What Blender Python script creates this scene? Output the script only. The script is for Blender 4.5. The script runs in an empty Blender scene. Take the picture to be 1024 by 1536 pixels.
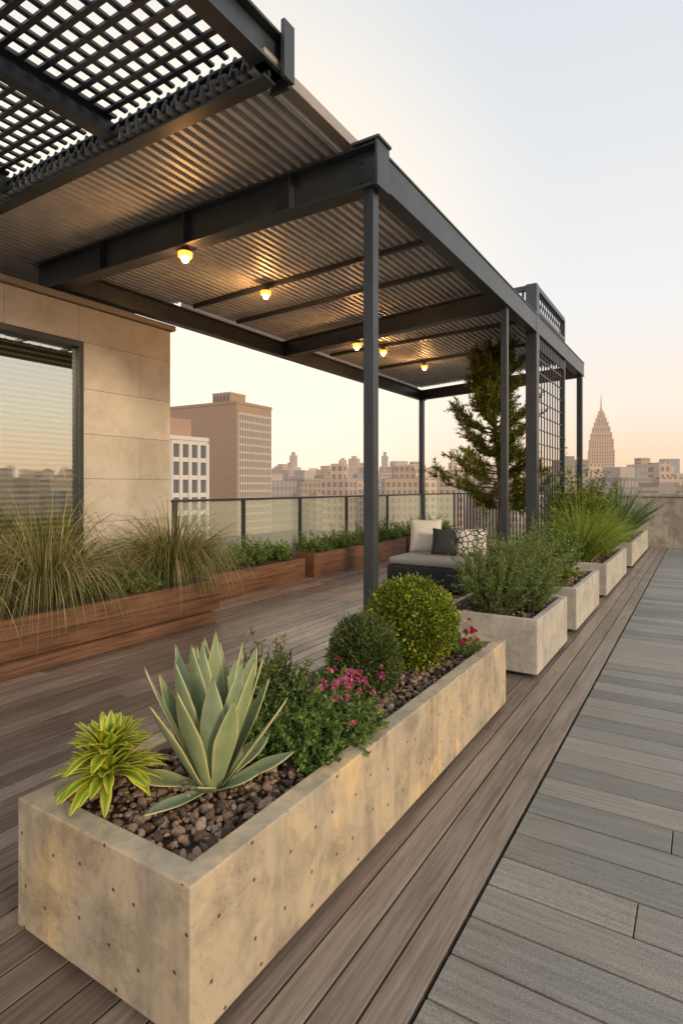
import bpy, bmesh, math
import numpy as np
from mathutils import Vector, Matrix
rng = np.random.default_rng(7)
scene = bpy.context.scene
col = scene.collection

# ------------------------------------------------------------------ node helpers
def new_mat(name):
    m = bpy.data.materials.new(name); m.use_nodes = True
    nt = m.node_tree
    b = nt.nodes['Principled BSDF']; o = nt.nodes['Material Output']
    return m, nt, b, o
def N(nt, t, **kw):
    n = nt.nodes.new(t)
    for k, v in kw.items():
        if k.startswith('i_'):
            n.inputs[k[2:].replace('_', ' ')].default_value = v
        else: setattr(n, k, v)
    return n
def L(nt, a, b): nt.links.new(a, b)
def ramp(nt, fac, stops, interp='LINEAR'):
    r = nt.nodes.new('ShaderNodeValToRGB'); r.color_ramp.interpolation = interp
    e = r.color_ramp.elements
    while len(e) < len(stops): e.new(0.5)
    for i, (p, c) in enumerate(stops):
        e[i].position = p; e[i].color = (c[0], c[1], c[2], 1) if len(c) == 3 else c
    L(nt, fac, r.inputs[0]); return r.outputs[0]
def coords(nt, scale=(1, 1, 1)):
    g = nt.nodes.new('ShaderNodeNewGeometry')
    mp = nt.nodes.new('ShaderNodeMapping'); mp.inputs['Scale'].default_value = scale
    L(nt, g.outputs['Position'], mp.inputs[0]); return mp.outputs[0], g
def noise(nt, vec, scale, detail=3, rough=.55, dist=0):
    n = N(nt, 'ShaderNodeTexNoise'); n.inputs['Scale'].default_value = scale
    n.inputs['Detail'].default_value = detail; n.inputs['Roughness'].default_value = rough
    n.inputs['Distortion'].default_value = dist
    L(nt, vec, n.inputs['Vector']); return n.outputs['Fac']
def mix(nt, f, a, b, mode='MIX'):
    m = nt.nodes.new('ShaderNodeMix'); m.data_type = 'RGBA'; m.blend_type = mode
    for s, v in ((m.inputs[0], f), (m.inputs[6], a), (m.inputs[7], b)):
        if isinstance(v, (int, float)): s.default_value = v
        elif isinstance(v, tuple): s.default_value = (v[0], v[1], v[2], 1)
        else: L(nt, v, s)
    return m.outputs[2]
def math_(nt, op, a, b=0.0, clamp=False):
    m = nt.nodes.new('ShaderNodeMath'); m.operation = op; m.use_clamp = clamp
    for s, v in ((m.inputs[0], a), (m.inputs[1], b)):
        if isinstance(v, (int, float)): s.default_value = v
        else: L(nt, v, s)
    return m.outputs[0]
def bump(nt, b, h, strength=.3, dist=.01):
    n = nt.nodes.new('ShaderNodeBump'); n.inputs['Strength'].default_value = strength
    n.inputs['Distance'].default_value = dist
    L(nt, h, n.inputs['Height']); L(nt, n.outputs[0], b.inputs['Normal'])

def concrete(name, c1, c2, dark, holes=1.0, glow_patch=None):
    m, nt, b, o = new_mat(name)
    v, g = coords(nt)
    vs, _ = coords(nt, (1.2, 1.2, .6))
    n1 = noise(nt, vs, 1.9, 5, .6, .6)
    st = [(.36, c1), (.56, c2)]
    if glow_patch: st.append((.66, glow_patch))  # optional warm patches: lamp-like glow painted into the base colour
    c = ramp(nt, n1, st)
    n2 = noise(nt, v, 4.2, 6, .7, .4)
    c = mix(nt, math_(nt, 'MULTIPLY', ramp(nt, n2, [(.46, (0, 0, 0)), (.66, (1, 1, 1))]), .72), c, dark)
    n5 = noise(nt, v, 22, 4, .65)
    c = mix(nt, math_(nt, 'MULTIPLY', ramp(nt, n5, [(.5, (0, 0, 0)), (.72, (1, 1, 1))]), .35), c, dark)
    v3, _ = coords(nt, (13, 13, .8)); n4 = noise(nt, v3, 1.0, 4, .6)
    c = mix(nt, math_(nt, 'MULTIPLY', ramp(nt, n4, [(.52, (0, 0, 0)), (.75, (1, 1, 1))]), .5), c, dark)
    n3 = noise(nt, v, 150, 2, .6)
    c = mix(nt, math_(nt, 'MULTIPLY', ramp(nt, n3, [(.3, (1, 1, 1)), (.5, (0, 0, 0))]), .18), c, dark)
    sp = nt.nodes.new('ShaderNodeSeparateXYZ'); L(nt, g.outputs['Position'], sp.inputs[0])
    nz = nt.nodes.new('ShaderNodeSeparateXYZ'); L(nt, g.outputs['Normal'], nz.inputs[0])
    side = math_(nt, 'LESS_THAN', math_(nt, 'ABSOLUTE', nz.outputs[2]), .5)
    cm = nt.nodes.new('ShaderNodeCombineXYZ'); L(nt, math_(nt, 'ADD', sp.outputs[0], sp.outputs[1]), cm.inputs[0]); L(nt, sp.outputs[2], cm.inputs[1])
    def hole(scale, r0, r1, rnd):
        vo = N(nt, 'ShaderNodeTexVoronoi', voronoi_dimensions='2D'); vo.inputs['Scale'].default_value = scale; vo.inputs['Randomness'].default_value = rnd
        L(nt, cm.outputs[0], vo.inputs['Vector'])
        return math_(nt, 'MULTIPLY', ramp(nt, vo.outputs['Distance'], [(r0, (1, 1, 1)), (r1, (0, 0, 0))]), side)
    h1 = hole(6.4, .034, .046, .5)
    h2 = math_(nt, 'MULTIPLY', hole(34, .06, .10, 1), ramp(nt, n2, [(.53, (0, 0, 0)), (.56, (1, 1, 1))]))
    hh = math_(nt, 'MAXIMUM', h1, math_(nt, 'MULTIPLY', h2, .6))
    c = mix(nt, math_(nt, 'MULTIPLY', hh, .9 * holes), c, (.05, .035, .023))
    L(nt, c, b.inputs['Base Color']); b.inputs['Roughness'].default_value = .68
    h = math_(nt, 'SUBTRACT', math_(nt, 'ADD', math_(nt, 'ADD', n2, math_(nt, 'MULTIPLY', n5, .35)), math_(nt, 'MULTIPLY', n3, .12)), math_(nt, 'MULTIPLY', hh, holes))
    bump(nt, b, h, .35, .006)
    return m
def wood(name, stops, along='Y', rough=.5, grain=1.0, speck=0.0, lo_=(.56, .52, .48)):
    m, nt, b, o = new_mat(name)
    s = (28, 1.3, 28) if along == 'Y' else (1.3, 28, 28)
    v, g = coords(nt, s)
    add = nt.nodes.new('ShaderNodeVectorMath'); add.operation = 'ADD'
    cmb = nt.nodes.new('ShaderNodeCombineXYZ')
    r = math_(nt, 'MULTIPLY', g.outputs['Random Per Island'], 60)
    for i in range(3): L(nt, r, cmb.inputs[i])
    L(nt, v, add.inputs[0]); L(nt, cmb.outputs[0], add.inputs[1])
    n1 = noise(nt, add.outputs[0], 1.6, 4, .65, .5)
    base = ramp(nt, g.outputs['Random Per Island'], stops)
    lo = mix(nt, 1.0, base, lo_, 'MULTIPLY')
    k = 1.0 - .45 * speck
    c = mix(nt, math_(nt, 'MULTIPLY', ramp(nt, n1, [(.33, (1, 1, 1)), (.62, (0, 0, 0))]), k), base, lo)
    v2, _ = coords(nt)
    n2 = noise(nt, v2, 1.1, 4, .6)
    c = mix(nt, math_(nt, 'MULTIPLY', ramp(nt, n2, [(.4, (0, 0, 0)), (.7, (1, 1, 1))]), .35), c, mix(nt, 1.0, c, (1.45, 1.4, 1.35), 'MULTIPLY'))
    if speck:
        n3 = noise(nt, v2, 230, 2, .6)
        c = mix(nt, math_(nt, 'MULTIPLY', ramp(nt, n3, [(.42, (1, 1, 1)), (.58, (0, 0, 0))]), speck), c, mix(nt, 1.0, c, (.45, .45, .43), 'MULTIPLY'))
        bump(nt, b, math_(nt, 'ADD', n1, math_(nt, 'MULTIPLY', n3, speck * 1.5)), .25 * grain, .003)
    else: bump(nt, b, n1, .25 * grain, .003)
    L(nt, c, b.inputs['Base Color'])
    rr = ramp(nt, n2, [(.35, (rough - .12,) * 3), (.65, (rough + .1,) * 3)])
    L(nt, rr, b.inputs['Roughness'])
    return m
def simple(name, c1, c2=None, rough=.5, metal=0, scale=6, bmp=.0, detail=3):
    m, nt, b, o = new_mat(name)
    c2 = c2 or tuple(x * .8 for x in c1)
    v, g = coords(nt); n = noise(nt, v, scale, detail, .6)
    L(nt, ramp(nt, n, [(.32, c1), (.68, c2)]), b.inputs['Base Color'])
    b.inputs['Roughness'].default_value = rough; b.inputs['Metallic'].default_value = metal
    if bmp: bump(nt, b, noise(nt, v, scale * 8, 3), bmp, .004)
    return m
def leafmat(name, stops, trans=.3, rough=.5, fast=False):
    m, nt, b, o = new_mat(name)
    g = nt.nodes.new('ShaderNodeNewGeometry')
    c = ramp(nt, g.outputs['Random Per Island'], stops)
    if fast:
        nt.nodes.remove(b); b = nt.nodes.new('ShaderNodeBsdfDiffuse'); L(nt, c, b.inputs[0])
    else:
        n = noise(nt, g.outputs['Position'], 9, 1)
        c = mix(nt, ramp(nt, n, [(.35, (.8, .8, .8)), (.6, (0, 0, 0))]), c, mix(nt, 1.0, c, (.5, .55, .5), 'MULTIPLY'))
        L(nt, c, b.inputs['Base Color']); b.inputs['Roughness'].default_value = rough
    t = nt.nodes.new('ShaderNodeBsdfTranslucent')
    L(nt, mix(nt, 1.0, c, (1.5, 1.6, .8), 'MULTIPLY'), t.inputs[0])
    ms = nt.nodes.new('ShaderNodeMixShader'); ms.inputs[0].default_value = trans
    L(nt, b.outputs[0], ms.inputs[1]); L(nt, t.outputs[0], ms.inputs[2]); L(nt, ms.outputs[0], o.inputs[0])
    return m
def emis(name, c, s):
    m, nt, b, o = new_mat(name)
    b.inputs['Base Color'].default_value = (*c, 1); b.inputs['Emission Color'].default_value = (*c, 1)
    b.inputs['Emission Strength'].default_value = s; return m

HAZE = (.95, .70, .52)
def citymat(name, c1, c2, win, wx=3.2, wz=3.6, windows=True, rand=True, h0=60, h1=4300, hmax=.9):
    m, nt, b, o = new_mat(name)
    g = nt.nodes.new('ShaderNodeNewGeometry')
    c = ramp(nt, g.outputs['Random Per Island'], [(0, c1), (1, c2)])
    if windows:
        sp = nt.nodes.new('ShaderNodeSeparateXYZ'); L(nt, g.outputs['Position'], sp.inputs[0])
        nz = nt.nodes.new('ShaderNodeSeparateXYZ'); L(nt, g.outputs['Normal'], nz.inputs[0])
        u = math_(nt, 'ADD', sp.outputs[0], math_(nt, 'MULTIPLY', sp.outputs[1], .83))
        fu = math_(nt, 'FRACT', math_(nt, 'DIVIDE', u, wx)); fz = math_(nt, 'FRACT', math_(nt, 'DIVIDE', sp.outputs[2], wz))
        wu = math_(nt, 'MULTIPLY', math_(nt, 'GREATER_THAN', fu, .42), math_(nt, 'GREATER_THAN', fz, .4))
        side = math_(nt, 'LESS_THAN', math_(nt, 'ABSOLUTE', nz.outputs[2]), .5)
        c = mix(nt, math_(nt, 'MULTIPLY', math_(nt, 'MULTIPLY', wu, side), .8), c, win)
    L(nt, c, b.inputs['Base Color']); b.inputs['Roughness'].default_value = .8
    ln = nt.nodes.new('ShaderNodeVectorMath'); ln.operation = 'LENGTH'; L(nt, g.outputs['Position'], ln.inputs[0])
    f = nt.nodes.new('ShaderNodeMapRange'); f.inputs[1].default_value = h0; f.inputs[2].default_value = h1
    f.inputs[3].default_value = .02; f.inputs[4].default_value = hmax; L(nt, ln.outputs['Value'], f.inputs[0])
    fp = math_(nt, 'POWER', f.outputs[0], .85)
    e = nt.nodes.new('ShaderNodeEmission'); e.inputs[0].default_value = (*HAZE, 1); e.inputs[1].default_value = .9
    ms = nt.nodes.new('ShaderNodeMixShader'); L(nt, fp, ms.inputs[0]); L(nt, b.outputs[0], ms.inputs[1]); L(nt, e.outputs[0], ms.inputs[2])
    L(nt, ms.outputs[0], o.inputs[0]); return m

# ------------------------------------------------------------------ mesh helpers
def link(ob): col.objects.link(ob); return ob
class MB:
    def __init__(s): s.v = []; s.f = []; s.m = []
    def add(s, vs, fs, m=0):
        n = len(s.v); s.v += [tuple(p) for p in vs]
        s.f += [tuple(i + n for i in f) for f in fs]; s.m += [m] * len(fs)
    def box(s, x0, x1, y0, y1, z0, z1, m=0):
        s.add([(x0, y0, z0), (x1, y0, z0), (x1, y1, z0), (x0, y1, z0), (x0, y0, z1), (x1, y0, z1), (x1, y1, z1), (x0, y1, z1)],
              [(0, 3, 2, 1), (4, 5, 6, 7), (0, 1, 5, 4), (1, 2, 6, 5), (2, 3, 7, 6), (3, 0, 4, 7)], m)
    def beam(s, p0, p1, w, h, m=0, up=(0, 0, 1), off=(0, 0)):
        p0 = Vector(p0); p1 = Vector(p1); d = (p1 - p0).normalized(); up = Vector(up)
        sd = d.cross(up).normalized(); u = sd.cross(d)
        c = sd * off[0] + u * off[1]; vs = []
        for p in (p0, p1):
            for a, b in ((-1, -1), (1, -1), (1, 1), (-1, 1)): vs.append(p + c + sd * a * w / 2 + u * b * h / 2)
        s.add(vs, [(0, 1, 2, 3), (7, 6, 5, 4), (0, 4, 5, 1), (1, 5, 6, 2), (2, 6, 7, 3), (3, 7, 4, 0)], m)
    def ibeam(s, p0, p1, w, h, m=0, t=.02):
        s.beam(p0, p1, .016, h - 2 * t - .002, m)
        s.beam(p0, p1, w, t, m, off=(0, h / 2 - t / 2)); s.beam(p0, p1, w, t, m, off=(0, -h / 2 + t / 2))
    def cyl(s, p0, p1, r0, r1, n=10, m=0, caps=True):
        p0 = Vector(p0); p1 = Vector(p1); d = (p1 - p0).normalized()
        a = d.orthogonal().normalized(); b = d.cross(a); vs = []
        for p, r in ((p0, r0), (p1, r1)):
            for i in range(n):
                t = 2 * math.pi * i / n; vs.append(p + (a * math.cos(t) + b * math.sin(t)) * r)
        fs = [(i, (i + 1) % n, n + (i + 1) % n, n + i) for i in range(n)]
        if caps: fs += [tuple(range(n))[::-1], tuple(range(n, 2 * n))]
        s.add(vs, fs, m)
    def build(s, name, mats, bevel=0, smooth=False, loc=None, rot=0, parent=None):
        me = bpy.data.meshes.new(name); me.from_pydata(s.v, [], s.f)
        for m in mats: me.materials.append(m)
        me.polygons.foreach_set('material_index', s.m)
        if smooth: me.polygons.foreach_set('use_smooth', [True] * len(s.f))
        me.update()
        ob = link(bpy.data.objects.new(name, me))
        if loc: ob.location = loc
        ob.rotation_euler[2] = rot
        if bevel:
            bv = ob.modifiers.new('bevel', 'BEVEL'); bv.width = bevel; bv.segments = 2; bv.limit_method = 'ANGLE'
        if parent: ob.parent = parent
        return ob
def empty(name, loc=(0, 0, 0)):
    e = bpy.data.objects.new(name, None); e.location = (0, 0, 0); e.empty_display_size = .1; return link(e)
def np_mesh(name, parts, mats, smooth=False, parent=None):
    Vs, Fs, Ms = [], [], []; n = 0
    for V, F, mi in parts:
        V = V.reshape(-1, 3); Vs.append(V); Fs.append(F.reshape(-1, 3) + n); Ms.append(np.full(len(F.reshape(-1, 3)), mi)); n += len(V)
    V = np.concatenate(Vs).astype(np.float32); F = np.concatenate(Fs).astype(np.int32); Mi = np.concatenate(Ms).astype(np.int32)
    me = bpy.data.meshes.new(name)
    me.vertices.add(len(V)); me.vertices.foreach_set('co', V.ravel())
    me.loops.add(len(F) * 3); me.loops.foreach_set('vertex_index', F.ravel())
    me.polygons.add(len(F)); me.polygons.foreach_set('loop_start', np.arange(len(F), dtype=np.int32) * 3)
    for m in mats: me.materials.append(m)
    me.polygons.foreach_set('material_index', Mi)
    if smooth: me.polygons.foreach_set('use_smooth', np.ones(len(F), dtype=bool))
    me.update(calc_edges=True); me.validate()
    ob = link(bpy.data.objects.new(name, me))
    if parent: ob.parent = parent
    return ob
def nrm(a): return a / np.maximum(np.linalg.norm(a, axis=-1, keepdims=True), 1e-9)
def leaves(P, D, Ln, W, fold=.18, droop=.1):
    n = len(P); D = nrm(D); S = nrm(np.cross(D, rng.normal(size=(n, 3)))); Q = np.cross(S, D)
    Ln = np.broadcast_to(np.asarray(Ln, float), (n,))[:, None]; W = np.broadcast_to(np.asarray(W, float), (n,))[:, None]
    V = np.stack([P, P + D * Ln * .45 + S * W / 2 + Q * W * fold, P + D * Ln - Q * Ln * droop, P + D * Ln * .45 - S * W / 2 + Q * W * fold], 1)
    b = np.arange(n)[:, None] * 4
    F = np.stack([b + np.array([0, 1, 2]), b + np.array([0, 2, 3])], 1)
    return V, F
def blades(P, D, Ln, W, droop, k=6):
    n = len(P); D = nrm(D); Ln = np.broadcast_to(np.asarray(Ln, float), (n,)); W = np.broadcast_to(np.asarray(W, float), (n,))
    droop = np.broadcast_to(np.asarray(droop, float), (n,))
    S = nrm(np.cross(D, np.array([0, 0, 1.0]) + rng.normal(size=(n, 3)) * .5))
    p = P.copy(); rows = []
    for i in range(k + 1):
        t = i / k; w = W * (1 - t ** 2.2) * (.6 + .4 * min(1, t * 4)) * .5 + .0003
        rows.append(np.stack([p - S * w[:, None], p + S * w[:, None]], 1))
        d = nrm(D + np.array([0, 0, -1.0]) * (droop * ((t + .5 / k) ** 1.6))[:, None])
        p = p + d * (Ln / k)[:, None]
    V = np.stack(rows, 1).reshape(n, -1, 3); m = 2 * (k + 1); fs = []
    for i in range(k): a = 2 * i; fs += [(a, a + 1, a + 3), (a, a + 3, a + 2)]
    F = np.arange(n)[:, None, None] * m + np.array(fs)[None]
    return V, F
def ball_foliage(c, r, n, ll, lw, lump=.12, shell=.55, outw=.8, flat=0, freq=3.2):
    d = nrm(rng.normal(size=(n, 3)))
    ph = rng.random((7, 3)) * 6.28; f = rng.normal(size=(7, 3)) * freq
    lum = sum(np.sin(d @ f[i] + ph[i, 0]) for i in range(7)) / 7
    rad = (shell + (1 - shell) * rng.random(n) ** .6) * (1 + lump * lum * 1.6)
    rad *= 1 + (rng.random(n) < .06) * rng.random(n) * .2
    P = np.array(c) + d * rad[:, None] * np.array(r)
    D = nrm(d * outw + rng.normal(size=(n, 3)) * .6 + np.array([0, 0, .35 - flat]))
    return leaves(P, D, ll * (.7 + .6 * rng.random(n)), lw * (.7 + .6 * rng.random(n)))
def stem_foliage(o, ns, Ls, spread, nl, ll, lw, up=1.0, droop=.5, ang=.7, base_r=.05, t0=.15):
    o = np.array(o, float)
    az = rng.random(ns) * 2 * np.pi; sp = spread * np.sqrt(rng.random(ns))
    D = nrm(np.stack([np.cos(az) * sp, np.sin(az) * sp, np.full(ns, up)], 1))
    L_ = Ls * (.65 + .45 * rng.random(ns)) * (1 - .25 * sp / max(spread, 1e-6))
    B = o + np.stack([np.cos(az), np.sin(az), np.zeros(ns)], 1) * (base_r * rng.random(ns))[:, None]
    t = t0 + (1 - t0) * rng.random((ns, nl))
    wob = rng.normal(size=(ns, 3)) * .12
    def pos(t):
        return B[:, None] + (D[:, None] * t[..., None] + wob[:, None] * (t ** 2)[..., None] + np.array([0, 0, -1]) * (droop * sp[:, None] * t ** 2.2)[..., None] * .5) * L_[:, None, None]
    P = pos(t); T = nrm(pos(t + .02) - P)
    Dl = nrm(T * ang + rng.normal(size=P.shape) * .55)
    lv = leaves(P.reshape(-1, 3), Dl.reshape(-1, 3), ll * (.7 + .6 * rng.random(ns * nl)), lw, .15)
    k = 5
    tt = np.linspace(0, 1, k + 1)
    S = nrm(np.cross(D, rng.normal(size=D.shape)))
    Pp = pos(np.broadcast_to(tt, (ns, k + 1)))
    w = .004 * (1 - tt * .8)
    V = np.stack([Pp - S[:, None] * w[None, :, None], Pp + S[:, None] * w[None, :, None]], 2).reshape(ns, -1, 3)
    fs = []
    for i in range(k): a = 2 * i; fs += [(a, a + 1, a + 3), (a, a + 3, a + 2)]
    F = np.arange(ns)[:, None, None] * (2 * (k + 1)) + np.array(fs)[None]
    return lv, (V, F)
def ico(sub=1):
    bm = bmesh.new(); bmesh.ops.create_icosphere(bm, subdivisions=sub, radius=1)
    V = np.array([v.co[:] for v in bm.verts]); F = np.array([[v.index for v in f.verts] for f in bm.faces]); bm.free(); return V, F
IV, IF = ico(2)
def stones(x0, x1, y0, y1, z, n, s0, s1, flat=.65):
    P = np.stack([x0 + (x1 - x0) * rng.random(n), y0 + (y1 - y0) * rng.random(n), z + rng.random(n) * .022], 1)
    s = s0 + (s1 - s0) * rng.random(n) ** 2
    sc = s[:, None] * np.stack([.75 + .6 * rng.random(n), .6 + .4 * rng.random(n), flat * (.7 + .6 * rng.random(n))], 1)
    V = IV[None] * (1 + rng.normal(size=(n, len(IV), 1)) * .06)
    for _ in range(6):
        pn = nrm(rng.normal(size=(n, 3))); dd = np.einsum('nij,nj->ni', V, pn); ex = np.maximum(dd - .55, 0)
        V = V - ex[..., None] * pn[:, None]
    V = V * sc[:, None]
    A = nrm(rng.normal(size=(n, 3)) * [.35, .35, .35] + [0, 0, 1]); B = nrm(np.cross(A, rng.normal(size=(n, 3)))); C = np.cross(A, B)
    R = np.stack([B, C, A], 1)
    V = np.einsum('nij,njk->nik', V, R) + P[:, None]
    F = np.arange(n)[:, None, None] * len(IV) + IF[None]
    return V, F

# ------------------------------------------------------------------ materials
M_conc = concrete('planter_concrete', (.40, .35, .27), (.55, .44, .30), (.24, .195, .145), 1, (.74, .53, .27))  # last colour paints golden light patches into the concrete
M_conc2 = concrete('grey_concrete', (.44, .41, .36), (.56, .52, .45), (.31, .28, .24), .6)
M_deck = wood('deck_wood', [(0, (.17, .13, .112)), (.5, (.25, .195, .165)), (1, (.36, .285, .24))], 'Y', .33)
M_bord = wood('border_wood', [(0, (.22, .175, .145)), (1, (.33, .27, .225))], 'Y', .42)
M_pav = wood('composite_plank', [(0, (.225, .22, .195)), (.5, (.30, .29, .262)), (1, (.39, .36, .32))], 'X', .55, .8, .8)
M_steel = simple('dark_steel', (.052, .060, .071), (.072, .082, .094), .38, .4, 3, .05)
M_galv = simple('galvanised_sheet', (.50, .51, .53), (.66, .66, .67), .5, .25, 4)
M_flash = simple('roof_flashing', (.36, .31, .27), (.44, .38, .33), .5, .3, 3)
M_soil = simple('soil', (.045, .03, .02), (.07, .048, .032), .95, 0, 30, .6)
M_rock, nt, b, o = new_mat('lava_gravel')
v, g = coords(nt)
c = ramp(nt, g.outputs['Random Per Island'], [(0, (.085, .05, .033)), (.35, (.20, .125, .083)), (.7, (.35, .235, .165)), (1, (.47, .38, .30))])
nn = noise(nt, v, 120, 3, .7); c = mix(nt, ramp(nt, nn, [(.35, (.7, .7, .7)), (.6, (0, 0, 0))]), c, mix(nt, 1.0, c, (.4, .35, .33), 'MULTIPLY'))
L(nt, c, b.inputs['Base Color']); b.inputs['Roughness'].default_value = .85; bump(nt, b, nn, .8, .004)
M_bark = simple('bark', (.10, .07, .045), (.17, .12, .08), .9, 0, 20, .6)
M_corten = wood('weathered_timber', [(0, (.16, .078, .045)), (1, (.23, .118, .068))], 'Y', .5, 1, 0, (.42, .36, .32))
M_stone, nt, b, o = new_mat('limestone_panel')
v, g = coords(nt); c = ramp(nt, g.outputs['Random Per Island'], [(0, (.60, .565, .50)), (1, (.70, .66, .595))])
n1 = noise(nt, v, 2.4, 6, .68, .5); c = mix(nt, ramp(nt, n1, [(.42, (0, 0, 0)), (.72, (.8, .8, .8))]), c, mix(nt, 1.0, c, (.72, .68, .62), 'MULTIPLY'))
n2 = noise(nt, v, 90, 3, .6); L(nt, mix(nt, ramp(nt, n2, [(.3, (.3, .3, .3)), (.5, (0, 0, 0))]), c, (.32, .28, .23)), b.inputs['Base Color'])
b.inputs['Roughness'].default_value = .8; bump(nt, b, n2, .2, .004)
M_joint = simple('joint_dark', (.20, .18, .16), (.24, .21, .18), .9)
M_box = leafmat('boxwood_leaf', [(0, (.07, .11, .012)), (.5, (.17, .23, .02)), (.85, (.36, .38, .035)), (1, (.56, .53, .06))])
M_dkshrub = leafmat('cypress_leaf', [(0, (.055, .08, .022)), (.6, (.13, .165, .048)), (1, (.27, .30, .10))])
M_shrub = leafmat('shrub_leaf', [(0, (.07, .13, .03)), (.6, (.18, .27, .065)), (1, (.36, .46, .14))])
M_rosem = leafmat('rosemary_leaf', [(0, (.08, .12, .045)), (.6, (.20, .26, .10)), (1, (.38, .43, .18))], fast=True)
M_grass = leafmat('ornamental_grass', [(0, (.08, .10, .035)), (.5, (.20, .22, .09)), (.75, (.42, .35, .20)), (1, (.62, .50, .33))], .35, fast=True)
M_grass2 = leafmat('green_grass', [(0, (.09, .14, .03)), (.6, (.25, .32, .07)), (1, (.50, .49, .16))], .35, fast=True)
M_pine = leafmat('pine_needles', [(0, (.055, .09, .02)), (.6, (.15, .18, .035)), (1, (.36, .32, .08))], .3, fast=True)
M_yucca = leafmat('yucca_leaf', [(0, (.09, .14, .07)), (1, (.24, .31, .16))], .2)
M_pink = leafmat('pink_flower', [(0, (.50, .05, .22)), (.6, (.72, .13, .38)), (1, (.85, .38, .58))], .4)
M_red = leafmat('red_flower', [(0, (.45, .02, .07)), (1, (.65, .06, .16))], .4)

def stripleaf(name, centre, edge, mid, trans, rough):
    m, nt, b, o = new_mat(name)
    a = nt.nodes.new('ShaderNodeAttribute'); a.attribute_name = 'across'
    al = nt.nodes.new('ShaderNodeAttribute'); al.attribute_name = 'along'
    v, g = coords(nt)
    c = ramp(nt, a.outputs['Fac'], [(0, centre), (.72, mid), (1, edge)])
    n = noise(nt, v, 14, 3, .6)
    c = mix(nt, ramp(nt, n, [(.35, (.5, .5, .5)), (.65, (0, 0, 0))]), c, mix(nt, 1.0, c, (.64, .72, .62), 'MULTIPLY'))
    c = mix(nt, ramp(nt, al.outputs['Fac'], [(.95, (0, 0, 0)), (1, (.8, .8, .8))]), c, (.16, .09, .04))
    c = mix(nt, ramp(nt, g.outputs['Random Per Island'], [(0, (0, 0, 0)), (1, (.6, .6, .6))]), c, mix(nt, 1.0, c, (1.35, 1.2, .8), 'MULTIPLY'))
    L(nt, c, b.inputs['Base Color']); b.inputs['Roughness'].default_value = rough
    t = nt.nodes.new('ShaderNodeBsdfTranslucent'); L(nt, c, t.inputs[0])
    ms = nt.nodes.new('ShaderNodeMixShader'); ms.inputs[0].default_value = trans
    L(nt, b.outputs[0], ms.inputs[1]); L(nt, t.outputs[0], ms.inputs[2]); L(nt, ms.outputs[0], o.inputs[0]); return m
M_agave = stripleaf('agave_leaf', (.26, .34, .22), (.60, .58, .32), (.32, .40, .26), .12, .5)
M_croton = stripleaf('variegated_leaf', (.20, .34, .03), (.85, .82, .16), (.62, .68, .08), .35, .4)

# ------------------------------------------------------------------ world
w = bpy.data.worlds.new('World'); scene.world = w; w.use_nodes = True
nt = w.node_tree; bg = nt.nodes['Background']
tc = nt.nodes.new('ShaderNodeTexCoord'); nv = nt.nodes.new('ShaderNodeVectorMath'); nv.operation = 'NORMALIZE'
L(nt, tc.outputs['Generated'], nv.inputs[0]); sx = nt.nodes.new('ShaderNodeSeparateXYZ'); L(nt, nv.outputs[0], sx.inputs[0])
skyc = ramp(nt, sx.outputs[2], [(0.0, (.93, .58, .38)), (.045, (.97, .69, .49)), (.12, (.97, .82, .68)), (.27, (.88, .855, .83)), (.6, (.72, .755, .79)), (1, (.60, .67, .74))])
dp = nt.nodes.new('ShaderNodeVectorMath'); dp.operation = 'DOT_PRODUCT'; L(nt, nv.outputs[0], dp.inputs[0])
dp.inputs[1].default_value = Vector((-.72, .69, .27)).normalized()
glow = ramp(nt, dp.outputs['Value'], [(.82, (0, 0, 0)), (1, (.95, .95, .95))], 'EASE')
skyc = mix(nt, glow, skyc, (1.12, .97, .77))
st = nt.nodes.new('ShaderNodeTexSky'); st.sky_type = 'NISHITA'; st.sun_disc = False
st.sun_elevation = math.radians(14); st.sun_rotation = math.radians(108)
skyc2 = mix(nt, 1.0, skyc, mix(nt, 1.0, st.outputs[0], (.012, .012, .012), 'MULTIPLY'), 'ADD')
L(nt, skyc2, bg.inputs[0]); bg.inputs[1].default_value = 1.03
sun = bpy.data.lights.new('sun', 'SUN'); sun.energy = 2.1; sun.angle = math.radians(9); sun.color = (1, .75, .46)
so = link(bpy.data.objects.new('sun', sun))
so.rotation_euler = (-Vector((.9, -.28, .27))).to_track_quat('-Z', 'Y').to_euler()

# ------------------------------------------------------------------ camera
cd = bpy.data.cameras.new('camera'); cam = link(bpy.data.objects.new('camera', cd)); scene.camera = cam
cam.location = (0, 0, 1.6); cam.rotation_euler = (math.radians(90), 0, math.radians(32))
cd.sensor_fit = 'HORIZONTAL'; cd.sensor_width = 36; cd.lens = 30.34; cd.shift_y = -38 / 1024; cd.clip_end = 40000; cd.clip_start = .05

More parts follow.
